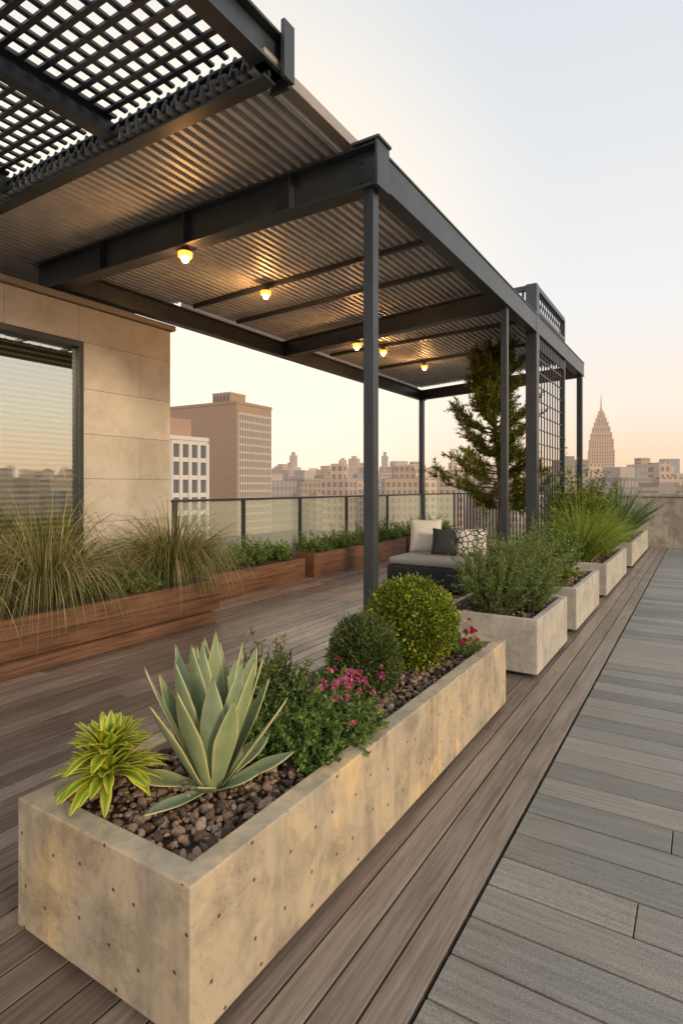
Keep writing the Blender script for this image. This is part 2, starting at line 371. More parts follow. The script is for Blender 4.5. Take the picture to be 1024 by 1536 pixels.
# ------------------------------------------------------------------ ground & deck
mb = MB(); mb.box(-16000, 16000, -16000, 22000, -61, -60)
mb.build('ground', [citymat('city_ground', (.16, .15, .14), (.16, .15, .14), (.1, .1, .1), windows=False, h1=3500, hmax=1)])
mb = MB(); mb.box(-13, 7, -5, 17.9, -59.9, -.032); mb.build('roof_terrace_slab', [simple('slab_dark', (.02, .017, .014), None, .9)])
mb = MB()
x = -6.49; i = 0
while x < -1.22:
    y = -3.5 + rng.random() * 2.5 - 2
    while y < 17.4:
        y2 = min(y + 3.66, 17.45); mb.box(x, x + .126, max(y, -4) + .002, y2 - .002, -.027, rng.random() * .0012); y = y2
    x += .134
deck_end = x
mb.build('timber_deck', [M_deck], bevel=.003)
mb = MB(); nb = 3; wdt = (-.735 - deck_end) / nb; x = deck_end
for i in range(nb):
    y = -4 - rng.random() * 3
    while y < 17.4:
        y2 = min(y + 4.88, 17.45); mb.box(x, x + wdt - .009, max(y, -4) + .002, y2 - .002, -.027, .001); y = y2
    x += wdt
mb.build('deck_border', [M_bord], bevel=.003)
mb = MB(); y = -3.0
while y < 17.3:
    x = -.73 + .0; first = True
    while x < 6.9:
        ln = (rng.random() * 1.6 + .5) if first else 2.4
        x2 = min(x + ln, 6.95); mb.box(x + .002, x2 - .002, y + .004, y + .197, -.027, rng.random() * .001); x = x2; first = False
    y += .203
mb.build('plank_walkway', [M_pav], bevel=.003)

# ------------------------------------------------------------------ concrete planters
def planter(name, x0, x1, y0, y1, z1, mat, rim=.085, soil=.06):
    mb = MB(); z0 = .035
    o_ = [(x0, y0), (x1, y0), (x1, y1), (x0, y1)]; i_ = [(x0 + rim, y0 + rim), (x1 - rim, y0 + rim), (x1 - rim, y1 - rim), (x0 + rim, y1 - rim)]
    vs = [(*p, z0) for p in o_] + [(*p, z1) for p in o_] + [(*p, z1) for p in i_] + [(*p, z0 + .1) for p in i_]
    fs = [(3, 2, 1, 0)]
    for a in range(4):
        b_ = (a + 1) % 4; fs += [(a, b_, 4 + b_, 4 + a), (4 + a, 4 + b_, 8 + b_, 8 + a), (8 + a, 8 + b_, 12 + b_, 12 + a)]
    mb.add(vs, fs, 0)
    ob = mb.build('shell', [mat], bevel=.006)
    e = empty(name); ob.parent = e
    m2 = MB(); m2.box(x0 + .05, x1 - .05, y0 + .05, y1 - .05, .003, .034); m2.build('plinth', [M_steel], parent=e)
    m3 = MB(); m3.box(x0 + rim - .01, x1 - rim + .01, y0 + rim - .01, y1 - rim + .01, z1 - soil - .1, z1 - soil); m3.build('soil', [M_soil], parent=e)
    n = int((x1 - x0 - 2 * rim) * (y1 - y0 - 2 * rim) * (1700 if y0 < 2 else 500)); big = 1 if y0 < 2 else 1.4
    V, F = stones(x0 + rim + .015, x1 - rim - .015, y0 + rim + .015, y1 - rim - .015, z1 - soil + .004, n, .010 * big, .030 * big)
    np_mesh('gravel', [(V, F, 0)], [M_rock], parent=e)
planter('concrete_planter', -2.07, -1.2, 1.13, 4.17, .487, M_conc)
planter('concrete_planter', -2.05, -1.15, 4.9, 6.15, .49, M_conc2, .06)
planter('concrete_planter', -2.05, -1.15, 6.67, 8.3, .49, M_conc2, .06)
planter('concrete_planter', -2.05, -1.15, 9.0, 11.6, .49, M_conc2, .06)
planter('concrete_planter', -2.05, -1.15, 12.6, 16.6, .49, M_conc2, .06)

# ------------------------------------------------------------------ plants in the main planter
def broad(name, origin, specs, mat, nseg=12, thick=.006, chan=.35, prof=None):
    V = []; F = []; AC = []; AL = []
    prof = prof or ([0, .12, .3, .55, .78, .93, 1], [.55, .5, .75, 1, .66, .2, .02])
    for (az, el, ln, wd, curve, r0) in specs:
        o_ = Vector(origin) + Vector((math.cos(az), math.sin(az), 0)) * r0
        p = o_.copy(); sd = Vector((-math.sin(az), math.cos(az), 0)); n0 = len(V)
        tw = rng.normal() * .15
        for i in range(nseg + 1):
            t = i / nseg; e = el + curve * t
            d = Vector((math.cos(az) * math.cos(e), math.sin(az) * math.cos(e), math.sin(e)))
            u = sd.cross(d) * -1
            u = -u if u.dot(Vector((-math.cos(az), -math.sin(az), .3))) < 0 else u
            wv = float(np.interp(t, *prof)) * wd / 2
            s2 = (sd * math.cos(tw * t) + u * math.sin(tw * t))
            for j in range(5):
                q = (j - 2) / 2
                V.append(p + s2 * wv * q + u * (abs(q) ** 1.6) * wv * chan * (1.2 - t)); AC.append(abs(q)); AL.append(t)
            p = p + d * ln / nseg
        for i in range(nseg):
            for j in range(4):
                a = n0 + i * 5 + j; F.append((a, a + 1, a + 6, a + 5))
    me = bpy.data.meshes.new(name); me.from_pydata([tuple(v_) for v_ in V], [], F); me.materials.append(mat)
    for nm, arr in (('across', AC), ('along', AL)):
        at = me.attributes.new(nm, 'FLOAT', 'POINT'); at.data.foreach_set('value', arr)
    me.polygons.foreach_set('use_smooth', [True] * len(F)); me.update()
    ob = link(bpy.data.objects.new(name, me)); s = ob.modifiers.new('s', 'SOLIDIFY'); s.thickness = thick
    ss = ob.modifiers.new('ss', 'SUBSURF'); ss.levels = 1; ss.render_levels = 1
    return ob
specs = []; ga = 2.39996
NA = 38
for i in range(NA):
    t = i / (NA - 1)
    el = math.radians(88 - 44 * t ** 1.1 + rng.normal() * 4) if i < NA - 7 else math.radians(16 + rng.normal() * 7)
    ln = .57 - .20 * max(0, t - .35) / .65 + rng.normal() * .035
    if i >= NA - 7: ln = .24 + rng.random() * .05
    specs.append((i * ga, el, ln, .100 + .016 * rng.random(), math.radians(2 + 8 * t), .012 + .045 * t))
broad('agave_plant', (-1.60, 1.62, .44), specs, M_agave)
specs = []
for i in range(84):
    t = i / 83; specs.append((i * ga + rng.normal() * .2, math.radians(86 - 66 * t + rng.normal() * 9), .14 + .05 * t + rng.normal() * .018, .040 + .014 * rng.random(), math.radians(-20 - 62 * t), .01 + .03 * t))
sp2 = [(a, e, l * .9, w_, c_, r) for (a, e, l, w_, c_, r) in specs[:60]]
pr = ([0, .1, .35, .6, .85, 1], [.15, .3, .85, 1, .5, .02])
o1 = broad('variegated_croton_plant', (-1.865, 1.355, .535), specs, M_croton, 9, .0015, .3, pr)
o2 = broad('upper_leaves', (-1.865, 1.355, .615), sp2, M_croton, 9, .0015, .3, pr); o2.parent = o1
mb = MB(); mb.cyl((-1.865, 1.355, .42), (-1.865, 1.355, .63), .012, .008); mb.build('stem', [M_bark], parent=o1)

def shrub(name, parts, mats): return np_mesh(name, parts, mats)
P = []
for (cx, cy, r) in [(-1.58, 2.00, .15), (-1.43, 2.06, .14), (-1.70, 2.18, .19), (-1.52, 2.22, .17), (-1.36, 2.20, .14), (-1.70, 2.02, .14), (-1.38, 1.98, .11), (-1.60, 2.36, .18)]:
    lv, stp = stem_foliage((cx, cy, .42), 85, r * 1.75, 1.05, 50, .024, .012, 1.0, .45, .5, .05, .2)
    P += [(*lv, 0), (*stp, 1)]
shrub('sedum_shrub', P, [M_shrub, M_bark])
P = []
for (cx, cy) in [(-1.82, 2.14), (-1.77, 2.25), (-1.86, 2.28)]:
    lv, stp = stem_foliage((cx, cy, .42), 34, .42, .5, 60, .026, .010, 1.0, .3, .7, .04, .25); P += [(*lv, 0), (*stp, 1)]
shrub('spiky_shrub', P, [M_dkshrub, M_bark])
lv, stp = stem_foliage((-1.46, 2.46, .42), 80, .25, 1.0, 26, .02, .010, 1, .4, .6, .10, .2)
fl = []
for k in range(46):
    c = np.array([-1.50, 2.42, .635]) + rng.normal(size=3) * [.11, .15, .028]
    d = nrm(rng.normal(size=(12, 3)) + [0, 0, .6]); fl.append((*leaves(np.repeat(c[None], 12, 0) + d * .003, d, .018, .014), 2))
shrub('pink_flowering_plant', [(*lv, 0), (*stp, 1)] + fl, [M_shrub, M_bark, M_pink])
lv, stp = stem_foliage((-1.38, 3.80, .42), 50, .2, .9, 26, .02, .009, 1, .4, .6, .07, .2); fl = []
for k in range(26):
    c = np.array([-1.38, 3.80, .58]) + rng.normal(size=3) * [.07, .09, .03]
    d = nrm(rng.normal(size=(12, 3)) + [0, 0, .6]); fl.append((*leaves(np.repeat(c[None], 12, 0), d, .022, .016), 2))
shrub('red_flowering_plant', [(*lv, 0), (*stp, 1)] + fl, [M_shrub, M_bark, M_red])
a = ball_foliage((-1.60, 2.80, .63), (.20, .20, .245), 17000, .028, .008, .10, .35, outw=1.3, freq=5)
shrub('oval_cypress_shrub', [(*a, 0)], [M_dkshrub])
a = ball_foliage((-1.60, 3.42, .71), (.295, .295, .28), 19000, .024, .015, .10, .5, freq=6)
shrub('boxwood_ball', [(*a, 0)], [M_box])
# ------------------------------------------------------------------ plants in the rear planters
P = []
for (cx, cy, s) in [(-1.58, 5.2, .85), (-1.38, 5.45, .75), (-1.68, 5.6, 1.05), (-1.5, 5.85, 1.1)]:
    lv, stp = stem_foliage((cx, cy, .42), 200, .84 * s, .62, 70, .036, .0065, 1, .75, .9, .12, .12); P += [(*lv, 0), (*stp, 1)]
shrub('rosemary_bush', P, [M_rosem, M_bark])
lv, stp = stem_foliage((-1.6, 7.5, .42), 130, .75, .65, 70, .04, .018, 1, .5, .6, .12, .12)
shrub('leafy_shrub', [(*lv, 0), (*stp, 1)], [M_shrub, M_bark])
lv, stp = stem_foliage((-1.5, 6.95, .42), 110, .50, .9, 50, .04, .016, 1, .5, .6, .1, .15)
shrub('leafy_shrub', [(*lv, 0), (*stp, 1)], [M_box, M_bark])
def grass(name, o_, n, ln, spread, w_, droop, mat, br=.08, up=1.0):
    az = rng.random(n) * 6.283; sp = spread * rng.random(n) ** .7
    D = np.stack([np.cos(az) * sp, np.sin(az) * sp, np.full(n, up)], 1)
    B = np.array(o_) + np.stack([np.cos(az), np.sin(az), np.zeros(n)], 1) * (br * rng.random(n))[:, None]
    V, F = blades(B, D, ln * (.55 + .5 * rng.random(n)), w_, droop * (.5 + rng.random(n)), 7)
    return np_mesh(name, [(V, F, 0)], [mat])
grass('ornamental_grass', (-1.6, 9.6, .42), 1500, 1.15, .9, .009, 1.1, M_grass2, .16)
grass('ornamental_grass', (-1.5, 10.7, .42), 900, 1.0, .8, .009, 1.2, M_grass2, .16)
lv, stp = stem_foliage((-1.85, 10.8, .42), 160, 1.55, .5, 85, .06, .024, 1, .4, .6, .15, .15)
shrub('leafy_shrub', [(*lv, 0), (*stp, 1)], [M_box, M_bark])
grass('yucca_plant', (-1.6, 13.3, .45), 170, 1.45, 1.1, .06, .35, M_yucca, .1)
grass('yucca_plant', (-1.55, 14.8, .45), 140, 1.2, 1.1, .055, .35, M_yucca, .1)
lv, stp = stem_foliage((-1.75, 12.9, .42), 120, 1.0, .8, 60, .06, .02, 1, .5, .6, .1, .15)
shrub('leafy_shrub', [(*lv, 0), (*stp, 1)], [M_grass2, M_bark])

# ------------------------------------------------------------------ timber trough planters + plants
mb = MB()
mb.box(-6.42, -4.93, -3.5, 5.12, .13, .30, 0); mb.box(-6.42, -4.93, -3.5, 5.12, .304, .48, 0); mb.box(-6.40, -4.86, -3.5, 4.98, .002, .125, 0)
mb.box(-6.36, -4.98, -3.45, 5.07, .47, .485, 1)
mb.build('trough_planter', [M_corten, M_soil], bevel=.005)
def low_planter(x0, x1, y0, y1, z1):
    mb = MB(); mb.box(x0, x1, y0, y1, .003, z1 * .5 - .004, 0); mb.box(x0, x1, y0, y1, z1 * .5, z1, 0); mb.box(x0 + .03, x1 - .03, y0 + .03, y1 - .03, z1 - .02, z1 + .006, 1)
    mb.build('trough_planter', [M_corten, M_soil], bevel=.005)
low_planter(-6.40, -5.80, 5.25, 8.1, .36); low_planter(-6.35, -5.75, 8.3, 12.0, .42); low_planter(-6.35, -5.7, 12.2, 15.5, .42)
grass('ornamental_grass', (-5.3, 3.15, .46), 1500, 1.45, .85, .0075, 2.1, M_grass, .16)
grass('ornamental_grass', (-5.3, 4.70, .46), 1500, 1.35, .85, .0075, 2.1, M_grass, .14)
grass('ornamental_grass', (-5.5, 2.3, .46), 800, 1.3, .9, .0075, 2.0, M_grass, .12)
for (cx, cy, s, mt) in [(-5.3, 3.85, .34, M_shrub), (-5.6, 4.15, .36, M_rosem), (-5.2, 4.1, .28, M_shrub), (-6.1, 5.7, .40, M_shrub), (-6.1, 6.35, .46, M_rosem), (-6.1, 7.0, .50, M_shrub), (-6.1, 7.7, .42, M_shrub),
                        (-6.05, 8.7, .46, M_shrub), (-6.05, 9.4, .46, M_dkshrub), (-6.05, 10.2, .52, M_shrub), (-6.05, 10.9, .48, M_dkshrub), (-6.05, 11.6, .55, M_shrub), (-6.0, 12.6, .55, M_rosem), (-6.0, 13.5, .55, M_shrub), (-6, 14.5, .55, M_shrub)]:
    z = .35 if cx < -5.7 else .46
    lv, stp = stem_foliage((cx, cy, z), 100, s, 1.2, 44, .038, .018, 1, .5, .6, .14, .1)
    shrub('green_shrub', [(*lv, 0), (*stp, 1)], [mt, M_bark])

# ------------------------------------------------------------------ limestone building
YE = 5.74
e = empty('limestone_building')
mb = MB(); mb.box(-11.5, -6.56, -4.5, 1.55, 0, 3.84); mb.box(-11.5, -6.56, 4.36, YE - .03, 0, 3.84)
mb.box(-11.5, -6.56, 1.55, 4.36, 0, .58); mb.box(-11.5, -6.56, 1.55, 4.36, 3.40, 3.84)
mb.build('core_wall', [M_joint], parent=e)
mb = MB(); zs = [0.0, .60, 1.15, 1.70, 2.26, 2.82, 3.40, 3.84]
for k in range(7):
    ys = [-4.5, -3, -1.5, 0, 1.55]
    if k in (0, 6): ys += ([2.6, 3.55, 4.36] if k == 0 else [2.2, 3.4, 4.3] )
    else: ys += [None]
    ys += [4.36] if k not in (0, 6) else []
    ys += [5.2, YE] if k % 2 == 1 else [YE]
    for a, b_ in zip(ys[:-1], ys[1:]):
        if a is None or b_ is None: continue
        mb.box(-6.555, -6.50, a + .002, b_ - .002, zs[k] + .002, zs[k + 1] - .002)
for k in range(7): mb.box(-11.5, -6.56, YE - .029, YE, zs[k] + .003, zs[k + 1] - .003)
mb.build('stone_panels', [M_stone], bevel=.002, parent=e)
mb = MB(); mb.box(-11.6, -6.44, -4.6, YE + .05, 3.845, 3.92); mb.build('coping', [simple('coping_metal', (.27, .23, .19), (.34, .29, .24), .5)], bevel=.006, parent=e)
mb = MB()
for (y0, y1, z0, z1) in [(1.56, 4.35, 3.32, 3.395), (1.56, 4.35, .585, .65), (4.285, 4.35, .65, 3.32), (1.56, 1.62, .65, 3.32)]:
    mb.box(-6.60, -6.475, y0, y1, z0, z1)
mb.build('window_frame', [M_steel], bevel=.004, parent=e)
mg, nt, b, o = new_mat('window_glass')
gl = nt.nodes.new('ShaderNodeBsdfGlossy'); gl.inputs[0].default_value = (.95, .97, .90, 1); gl.inputs[1].default_value = .01
tr = nt.nodes.new('ShaderNodeBsdfTransparent'); tr.inputs[0].default_value = (.93, .95, .90, 1)
ms = nt.nodes.new('ShaderNodeMixShader'); ms.inputs[0].default_value = .48
L(nt, tr.outputs[0], ms.inputs[1]); L(nt, gl.outputs[0], ms.inputs[2]); L(nt, ms.outputs[0], o.inputs[0])
mb = MB(); mb.box(-6.55, -6.546, 1.62, 4.285, .65, 3.32); mb.build('window_pane', [mg], parent=e)
mb = MB(); z = .67
while z < 3.3: mb.beam((-6.585, 1.62, z), (-6.585, 4.28, z), .040, .004, 0, up=(.66, 0, .75)); z += .064
mb.build('blind_slats', [simple('blind', (.84, .83, .72), (.90, .89, .78), .6)], parent=e)
mb = MB(); mb.box(-6.9, -6.88, 1.56, 4.36, .58, 3.4); mb.build('room_curtain', [simple('curtain', (.10, .12, .095), (.15, .17, .135), .8)], parent=e)

# ------------------------------------------------------------------ glass railing
mg, nt, b, o = new_mat('clear_glass')
b.inputs['Base Color'].default_value = (.66, .70, .64, 1); b.inputs['Roughness'].default_value = .05
tr = nt.nodes.new('ShaderNodeBsdfTransparent'); tr.inputs[0].default_value = (.94, .97, .93, 1)
m2 = nt.nodes.new('ShaderNodeMixShader'); m2.inputs[0].default_value = .74; L(nt, b.outputs[0], m2.inputs[1]); L(nt, tr.outputs[0], m2.inputs[2]); L(nt, m2.outputs[0], o.inputs[0])
mb = MB(); ys = [5.82, 7.3, 8.9, 10.6, 12.5, 14.7, 17.0]
for y in ys: mb.box(-6.53, -6.47, y - .025, y + .025, 0, 1.37)
mb.box(-6.535, -6.465, 5.78, 17.03, 1.371, 1.41)
for a, b_ in zip(ys[:-1], ys[1:]): mb.box(-6.507, -6.495, a + .05, b_ - .05, .12, 1.36, 1)
mb.build('glass_railing', [M_steel, mg])
mb = MB(); x = -6.4
while x < -2.0: mb.box(x, x + .035, 16.98, 17.02, .05, 1.37); x += .10
mb.box(-6.45, -1.98, 16.97, 17.03, 1.371, 1.41); mb.box(-6.45, -1.98, 16.97, 17.03, .02, .06); mb.build('slatted_railing', [M_steel])
mb = MB(); mb.box(-2.0, 7, 17.35, 17.75, -.03, 1.33); mb.box(-2.05, 7, 17.31, 17.79, 1.332, 1.42); mb.build('parapet_wall', [concrete('parapet_concrete', (.30, .26, .21), (.48, .42, .34), (.2, .16, .12), 0)], bevel=.01)

# ------------------------------------------------------------------ pergola
e = empty('steel_pergola')
XR, XL = -2.24, -6.5
mb = MB()
mb.box(XR - .045, XR + .045, 3.985, 4.075, 0, 3.97); mb.box(XR - .042, XR + .042, 7.68, 7.765, 0, 4.02)
mb.box(XR - .055, XR + .055, 13.3, 13.41, 0, 3.99); mb.box(XL - .06, XL + .06, 14.5, 14.62, 0, 3.98)
mb.box(XR - .14, XR + .14, 3.89, 4.17, 0, .015)
mb.build('posts', [M_steel], bevel=.004, parent=e)
mb = MB()
mb.ibeam((-6.9, 4.03, 4.14), (XR + .09, 4.03, 4.14), .17, .34)
mb.box(XR + .092, XR + .115, 3.93, 4.13, 3.95, 4.34)
mb.box(XR - .12, XR + .13, 3.92, 4.14, 4.312, 4.335)
mb.ibeam((XR, 4.12, 4.16), (XR, 13.5, 4.16), .15, .30)
mb.beam((XR + .06, 4.14, 4.16), (XR + .06, 13.5, 4.16), .012, .25)
mb.ibeam((XL, 4.12, 4.10), (XL, 14.7, 4.10), .14, .26)
mb.ibeam((XL, 8.45, 4.13), (XR, 7.72, 4.13), .15, .28)
mb.ibeam((XL, 14.56, 4.11), (XR, 13.36, 4.11), .14, .26)
mb.ibeam((-7.2, 2.98, 4.39), (-2.42, 2.98, 4.39), .12, .20)
for (ya, yb) in [(6.15, 5.85), (9.9, 9.5), (11.6, 11.1)]:
    mb.beam((XL + .05, ya, 4.305), (XR - .08, yb, 4.305), .05, .06)
mb.beam((XL + .05, 7.1, 4.305), (XR - .08, 6.75, 4.305), .05, .06)
xx = -7.1
while xx < -2.5:
    mb.cyl((xx, 2.955, 4.53), (xx, 2.90, 4.36), .018, .018, 6); mb.cyl((xx, 3.05, 4.53), (xx, 3.06, 4.34), .018, .018, 6); xx += .11
yy = 4.4
while yy < 13.2: mb.cyl((XR + .03, yy, 4.31), (XR + .03, yy, 4.345), .018, .018, 6); yy += .22
mb.build('beams', [M_steel], bevel=.003, parent=e)
mb = MB()
for xx in (-5.6, -4.3, -3.0):
    mb.box(xx - .006, xx + .006, 3.95, 4.02, 3.995, 4.285)
for (bx_, bz_) in [(-2.32, 4.05), (-2.32, 4.22), (-2.18, 4.05), (-2.18, 4.22)]:
    mb.cyl((bx_, 4.02, bz_), (bx_, 4.005, bz_), .012, .012, 6)
mb.build('stiffener_plates', [M_steel], parent=e)
def corr(x0, x1, y0, yf, z, pitch=.098, dep=.07):
    xs = []; zz = []; x = x0
    while x < x1:
        for f, h in ((0, 0), (.42, 0), (.47, 1), (.95, 1)): xs.append(x + f * pitch); zz.append(z + h * dep)
        x += pitch
    n = len(xs); vs = [(a, y0, h) for a, h in zip(xs, zz)] + [(a, yf(a), h) for a, h in zip(xs, zz)]
    return vs, [(i, i + 1, n + i + 1, n + i) for i in range(n - 1)]
mb = MB(); mb.add(*corr(-9.5 + 30 * .098, -2.4, 5.6, lambda a: 13.45 + (-2.24 - a) * 1.2 / 4.26, 4.340)); mb.add(*corr(-9.5, -2.5, 2.9, lambda a: 6.0, 4.343))
ob = mb.build('corrugated_roof', [M_galv], parent=e); s = ob.modifiers.new('s', 'SOLIDIFY'); s.thickness = .002; s.offset = 0
mb = MB(); mb.box(-2.50, -2.40, 2.9, 4.3, 4.37, 4.46); mb.box(-2.42, -2.33, 4.31, 13.45, 4.37, 4.42); mb.box(-6.68, -6.625, 6.1, 14.6, 4.27, 4.42)
mb.build('roof_edge_flashing', [M_flash], bevel=.004, parent=e)
mb = MB(); z = 4.53
x = -7.4
while x < -2.5: mb.box(x, x + .040, -.5, 2.93, z, z + .020); x += .132
y = -.5
while y < 2.9: mb.box(-7.4, -2.5, y, y + .040, z - .022, z - .001); y += .132
mb.ibeam((-2.44, -.5, 4.50), (-2.44, 3.10, 4.50), .13, .26); mb.ibeam((-3.97, -.5, 4.44), (-3.97, 2.9, 4.44), .11, .18); mb.ibeam((-5.5, -.5, 4.44), (-5.5, 2.9, 4.44), .11, .18)
mb.box(-2.36, -2.33, 3.02, 3.13, 4.32, 4.70); mb.box(-2.52, -2.365, 3.105, 3.13, 4.30, 4.68)
mb.build('lattice_panel', [M_steel], parent=e)
e2 = empty('trellis_screen')
mb = MB()
mb.box(XR - .10, XR + .07, 9.2, 9.38, 0, 4.78); mb.box(XR - .04, XR + .04, 11.5, 11.58, 0, 4.78)
mb.box(XR - .05, XR + .05, 9.39, 11.49, 4.72, 4.80); mb.box(XR - .05, XR + .05, 9.39, 11.49, 4.36, 4.42)
mb.box(XR - .87, XR - .11, 9.25, 9.33, 4.70, 4.78); mb.box(XR - .95, XR - .88, 9.25, 9.33, 4.4, 4.78)
for k in range(7): mb.box(XR - .78 + k * .1, XR - .745 + k * .1, 9.27, 9.31, 4.42, 4.70)
mb.build('frame', [M_steel], bevel=.004, parent=e2)
mb = MB(); y = 9.6
while y < 11.45: mb.box(XR - .010, XR + .010, y, y + .018, .3, 4.02); y += .21
z = .45
while z < 4.0: mb.box(XR - .008, XR + .012, 9.39, 11.49, z, z + .018); z += .23
y = 9.55
while y < 11.45: mb.beam((XR, y, 4.42), (XR, y + .15, 4.72), .012, .012); mb.beam((XR + .014, y + .15, 4.42), (XR + .014, y, 4.72), .012, .012); y += .15
y = 9.5
while y < 11.45: mb.box(XR + .013, XR + .04, y, y + .05, 3.8, 3.98); y += .12
mb.build('grid', [M_steel], parent=e2)
M_bulb = emis('warm_bulb', (1, .34, .05), 2.6)
M_fil = emis('warm_core', (1, .62, .25), 14)
for (x, y, z) in [(-4.35, 4.03, 3.965), (-4.92, 5.97, 4.24), (-4.80, 8.16, 3.985), (-5.15, 9.75, 4.24), (-5.05, 11.45, 4.24)]:
    e3 = empty('pendant_light'); mb = MB(); mb.cyl((x, y, z + .03), (x, y, z - .03), .04, .05, 14); mb.build('housing', [M_steel], parent=e3)
    mb = MB(); mb.cyl((x, y, z - .031), (x, y, z - .085), .075, .068, 20); mb.build('amber_diffuser', [M_bulb], bevel=.012, parent=e3)
    bm = bmesh.new(); bmesh.ops.create_icosphere(bm, subdivisions=3, radius=.040, matrix=Matrix.Translation((x, y, z - .098)))
    me = bpy.data.meshes.new('bulb'); bm.to_mesh(me); bm.free(); me.materials.append(M_fil); ob = link(bpy.data.objects.new('bulb', me)); ob.parent = e3
    pl = bpy.data.lights.new('lamp', 'POINT'); pl.energy = 18; pl.color = (1, .47, .15); pl.shadow_soft_size = .04
    po = link(bpy.data.objects.new('lamp', pl)); po.location = (x, y, z - .19); po.parent = e3

# ------------------------------------------------------------------ sofa
e = empty('outdoor_daybed')
def rbox(name, x0, x1, y0, y1, z0, z1, mat, bv, parent):
    mb = MB(); mb.box(x0, x1, y0, y1, z0, z1); ob = mb.build(name, [mat], parent=parent, smooth=True)
    m = ob.modifiers.new('b', 'BEVEL'); m.width = bv; m.segments = 5; return ob
M_char = simple('charcoal_fabric', (.025, .028, .034), (.035, .04, .046), .9, 0, 40, .4)
M_gfab = simple('grey_fabric', (.30, .30, .31), (.36, .36, .37), .95, 0, 60, .4)
M_lfab = simple('light_fabric', (.66, .64, .61), (.74, .72, .69), .95, 0, 60, .4)
rbox('base', -4.20, -2.45, 8.05, 9.15, .05, .38, M_char, .04, e); rbox('seat_cushion', -4.18, -2.47, 8.06, 9.13, .382, .50, M_gfab, .05, e)
mb = MB()
for xx in (-4.1, -2.55):
    for yy in (8.15, 9.05): mb.cyl((xx, yy, 0), (xx, yy, .06), .025, .025, 8)
mb.build('feet', [M_steel], parent=e)
M_pat, nt, b, o = new_mat('patterned_fabric'); v, g = coords(nt, (1, 1, 1)); vo = N(nt, 'ShaderNodeTexVoronoi', feature='DISTANCE_TO_EDGE'); vo.inputs['Scale'].default_value = 11; L(nt, v, vo.inputs['Vector'])
L(nt, ramp(nt, vo.outputs['Distance'], [(.07, (.04, .04, .045)), (.1, (.70, .66, .61))]), b.inputs['Base Color']); b.inputs['Roughness'].default_value = .9
def pillow(name, c, w_, h_, t_, mat, yaw, lean, roll=0):
    n = 14; V = []; F = []
    for sgn in (1, -1):
        for i in range(n + 1):
            for j in range(n + 1):
                u = i / n * 2 - 1; v_ = j / n * 2 - 1
                th = t_ / 2 * (max(0, 1 - abs(u) ** 2.6) * max(0, 1 - abs(v_) ** 2.6)) ** .55
                pin = 1 - .07 * (1 - abs(u) ** 2) * abs(v_); pin2 = 1 - .07 * (1 - abs(v_) ** 2) * abs(u)
                V.append((u * w_ / 2 * pin2, sgn * th, v_ * h_ / 2 * pin))
    m = (n + 1) ** 2
    for s_ in range(2):
        for i in range(n):
            for j in range(n):
                a = s_ * m + i * (n + 1) + j; q = (a, a + n + 1, a + n + 2, a + 1); F.append(q if s_ else q[::-1])
    bm = bmesh.new(); me = bpy.data.meshes.new(name); me.from_pydata(V, [], F); bm.from_mesh(me); bmesh.ops.remove_doubles(bm, verts=bm.verts, dist=.0005); bm.to_mesh(me); bm.free()
    me.materials.append(mat); me.polygons.foreach_set('use_smooth', [True] * len(me.polygons))
    ob = link(bpy.data.objects.new(name, me)); ob.location = c; ob.rotation_euler = (lean, roll, yaw); ob.parent = e; return ob
pillow('light_pillow', (-3.90, 8.90, .78), .54, .58, .20, M_lfab, math.radians(20), math.radians(-16))
pillow('black_pillow', (-3.46, 8.70, .71), .46, .44, .18, M_char, math.radians(24), math.radians(-20), .08)
pillow('patterned_pillow', (-3.07, 8.80, .72), .52, .46, .18, M_pat, math.radians(22), math.radians(-18), -.05)

# ------------------------------------------------------------------ pine tree
def pine(name, base, H, R):
    bx, by, bz = base; mb = MB(); pts = [Vector((bx + .06 * math.sin(z * 1.7), by + .05 * math.cos(z * 1.3), bz + z)) for z in np.linspace(0, H, 10)]
    for i in range(9): mb.cyl(pts[i], pts[i + 1], .055 * (1 - i / 10) + .008, .055 * (1 - (i + 1) / 10) + .008, 8, caps=False)
    Pb = []; Db = []
    nl = 88
    for i in range(nl):
        t = .20 + .78 * (i + rng.random()) / nl; z = bz + H * t
        k = t * 9; i0 = min(int(k), 8); p0 = pts[i0].lerp(pts[i0 + 1], k - i0)
        az = i * 2.39996 + rng.normal() * .4
        env = (1 - t) ** .5 * (.66 + .46 * math.sin(t * 24)) + .15
        ln = R * env * (.65 + .65 * rng.random()); el = -.05 + .7 * t
        p = p0.copy(); seg = 8
        for s in range(seg):
            f = s / seg; ee = el - .2 + .8 * f
            d = Vector((math.cos(az) * math.cos(ee), math.sin(az) * math.cos(ee), math.sin(ee)))
            q = p + d * ln / seg; mb.cyl(p, q, .014 * (1 - f) + .003, .014 * (1 - f - 1 / seg) + .003, 5, caps=False)
            if s >= 2:
                for _ in range(3):
                    tw = (d + Vector(rng.normal(size=3)) * .45 + Vector((0, 0, .3))).normalized(); tl = .12 + .14 * rng.random()
                    m_ = 28; tt = rng.random(m_)[:, None]
                    Pb.append(np.array(p)[None] + np.array(tw)[None] * tt * tl); Db.append(np.array(tw)[None] * .9 + rng.normal(size=(m_, 3)) * .45)
            p = q
    P_ = np.concatenate(Pb); D_ = np.concatenate(Db)
    lv = leaves(P_, D_, .09 * (.7 + .6 * rng.random(len(P_))), .014, .1)
    e_ = empty(name); mb.build('trunk_and_limbs', [M_bark], smooth=True, parent=e_); np_mesh('needles', [(*lv, 0)], [M_pine], parent=e_)
    mp = MB(); mp.cyl((bx, by, .0), (bx, by, .5), .24, .32, 20); mp.build('pot', [M_char], bevel=.01, parent=e_)
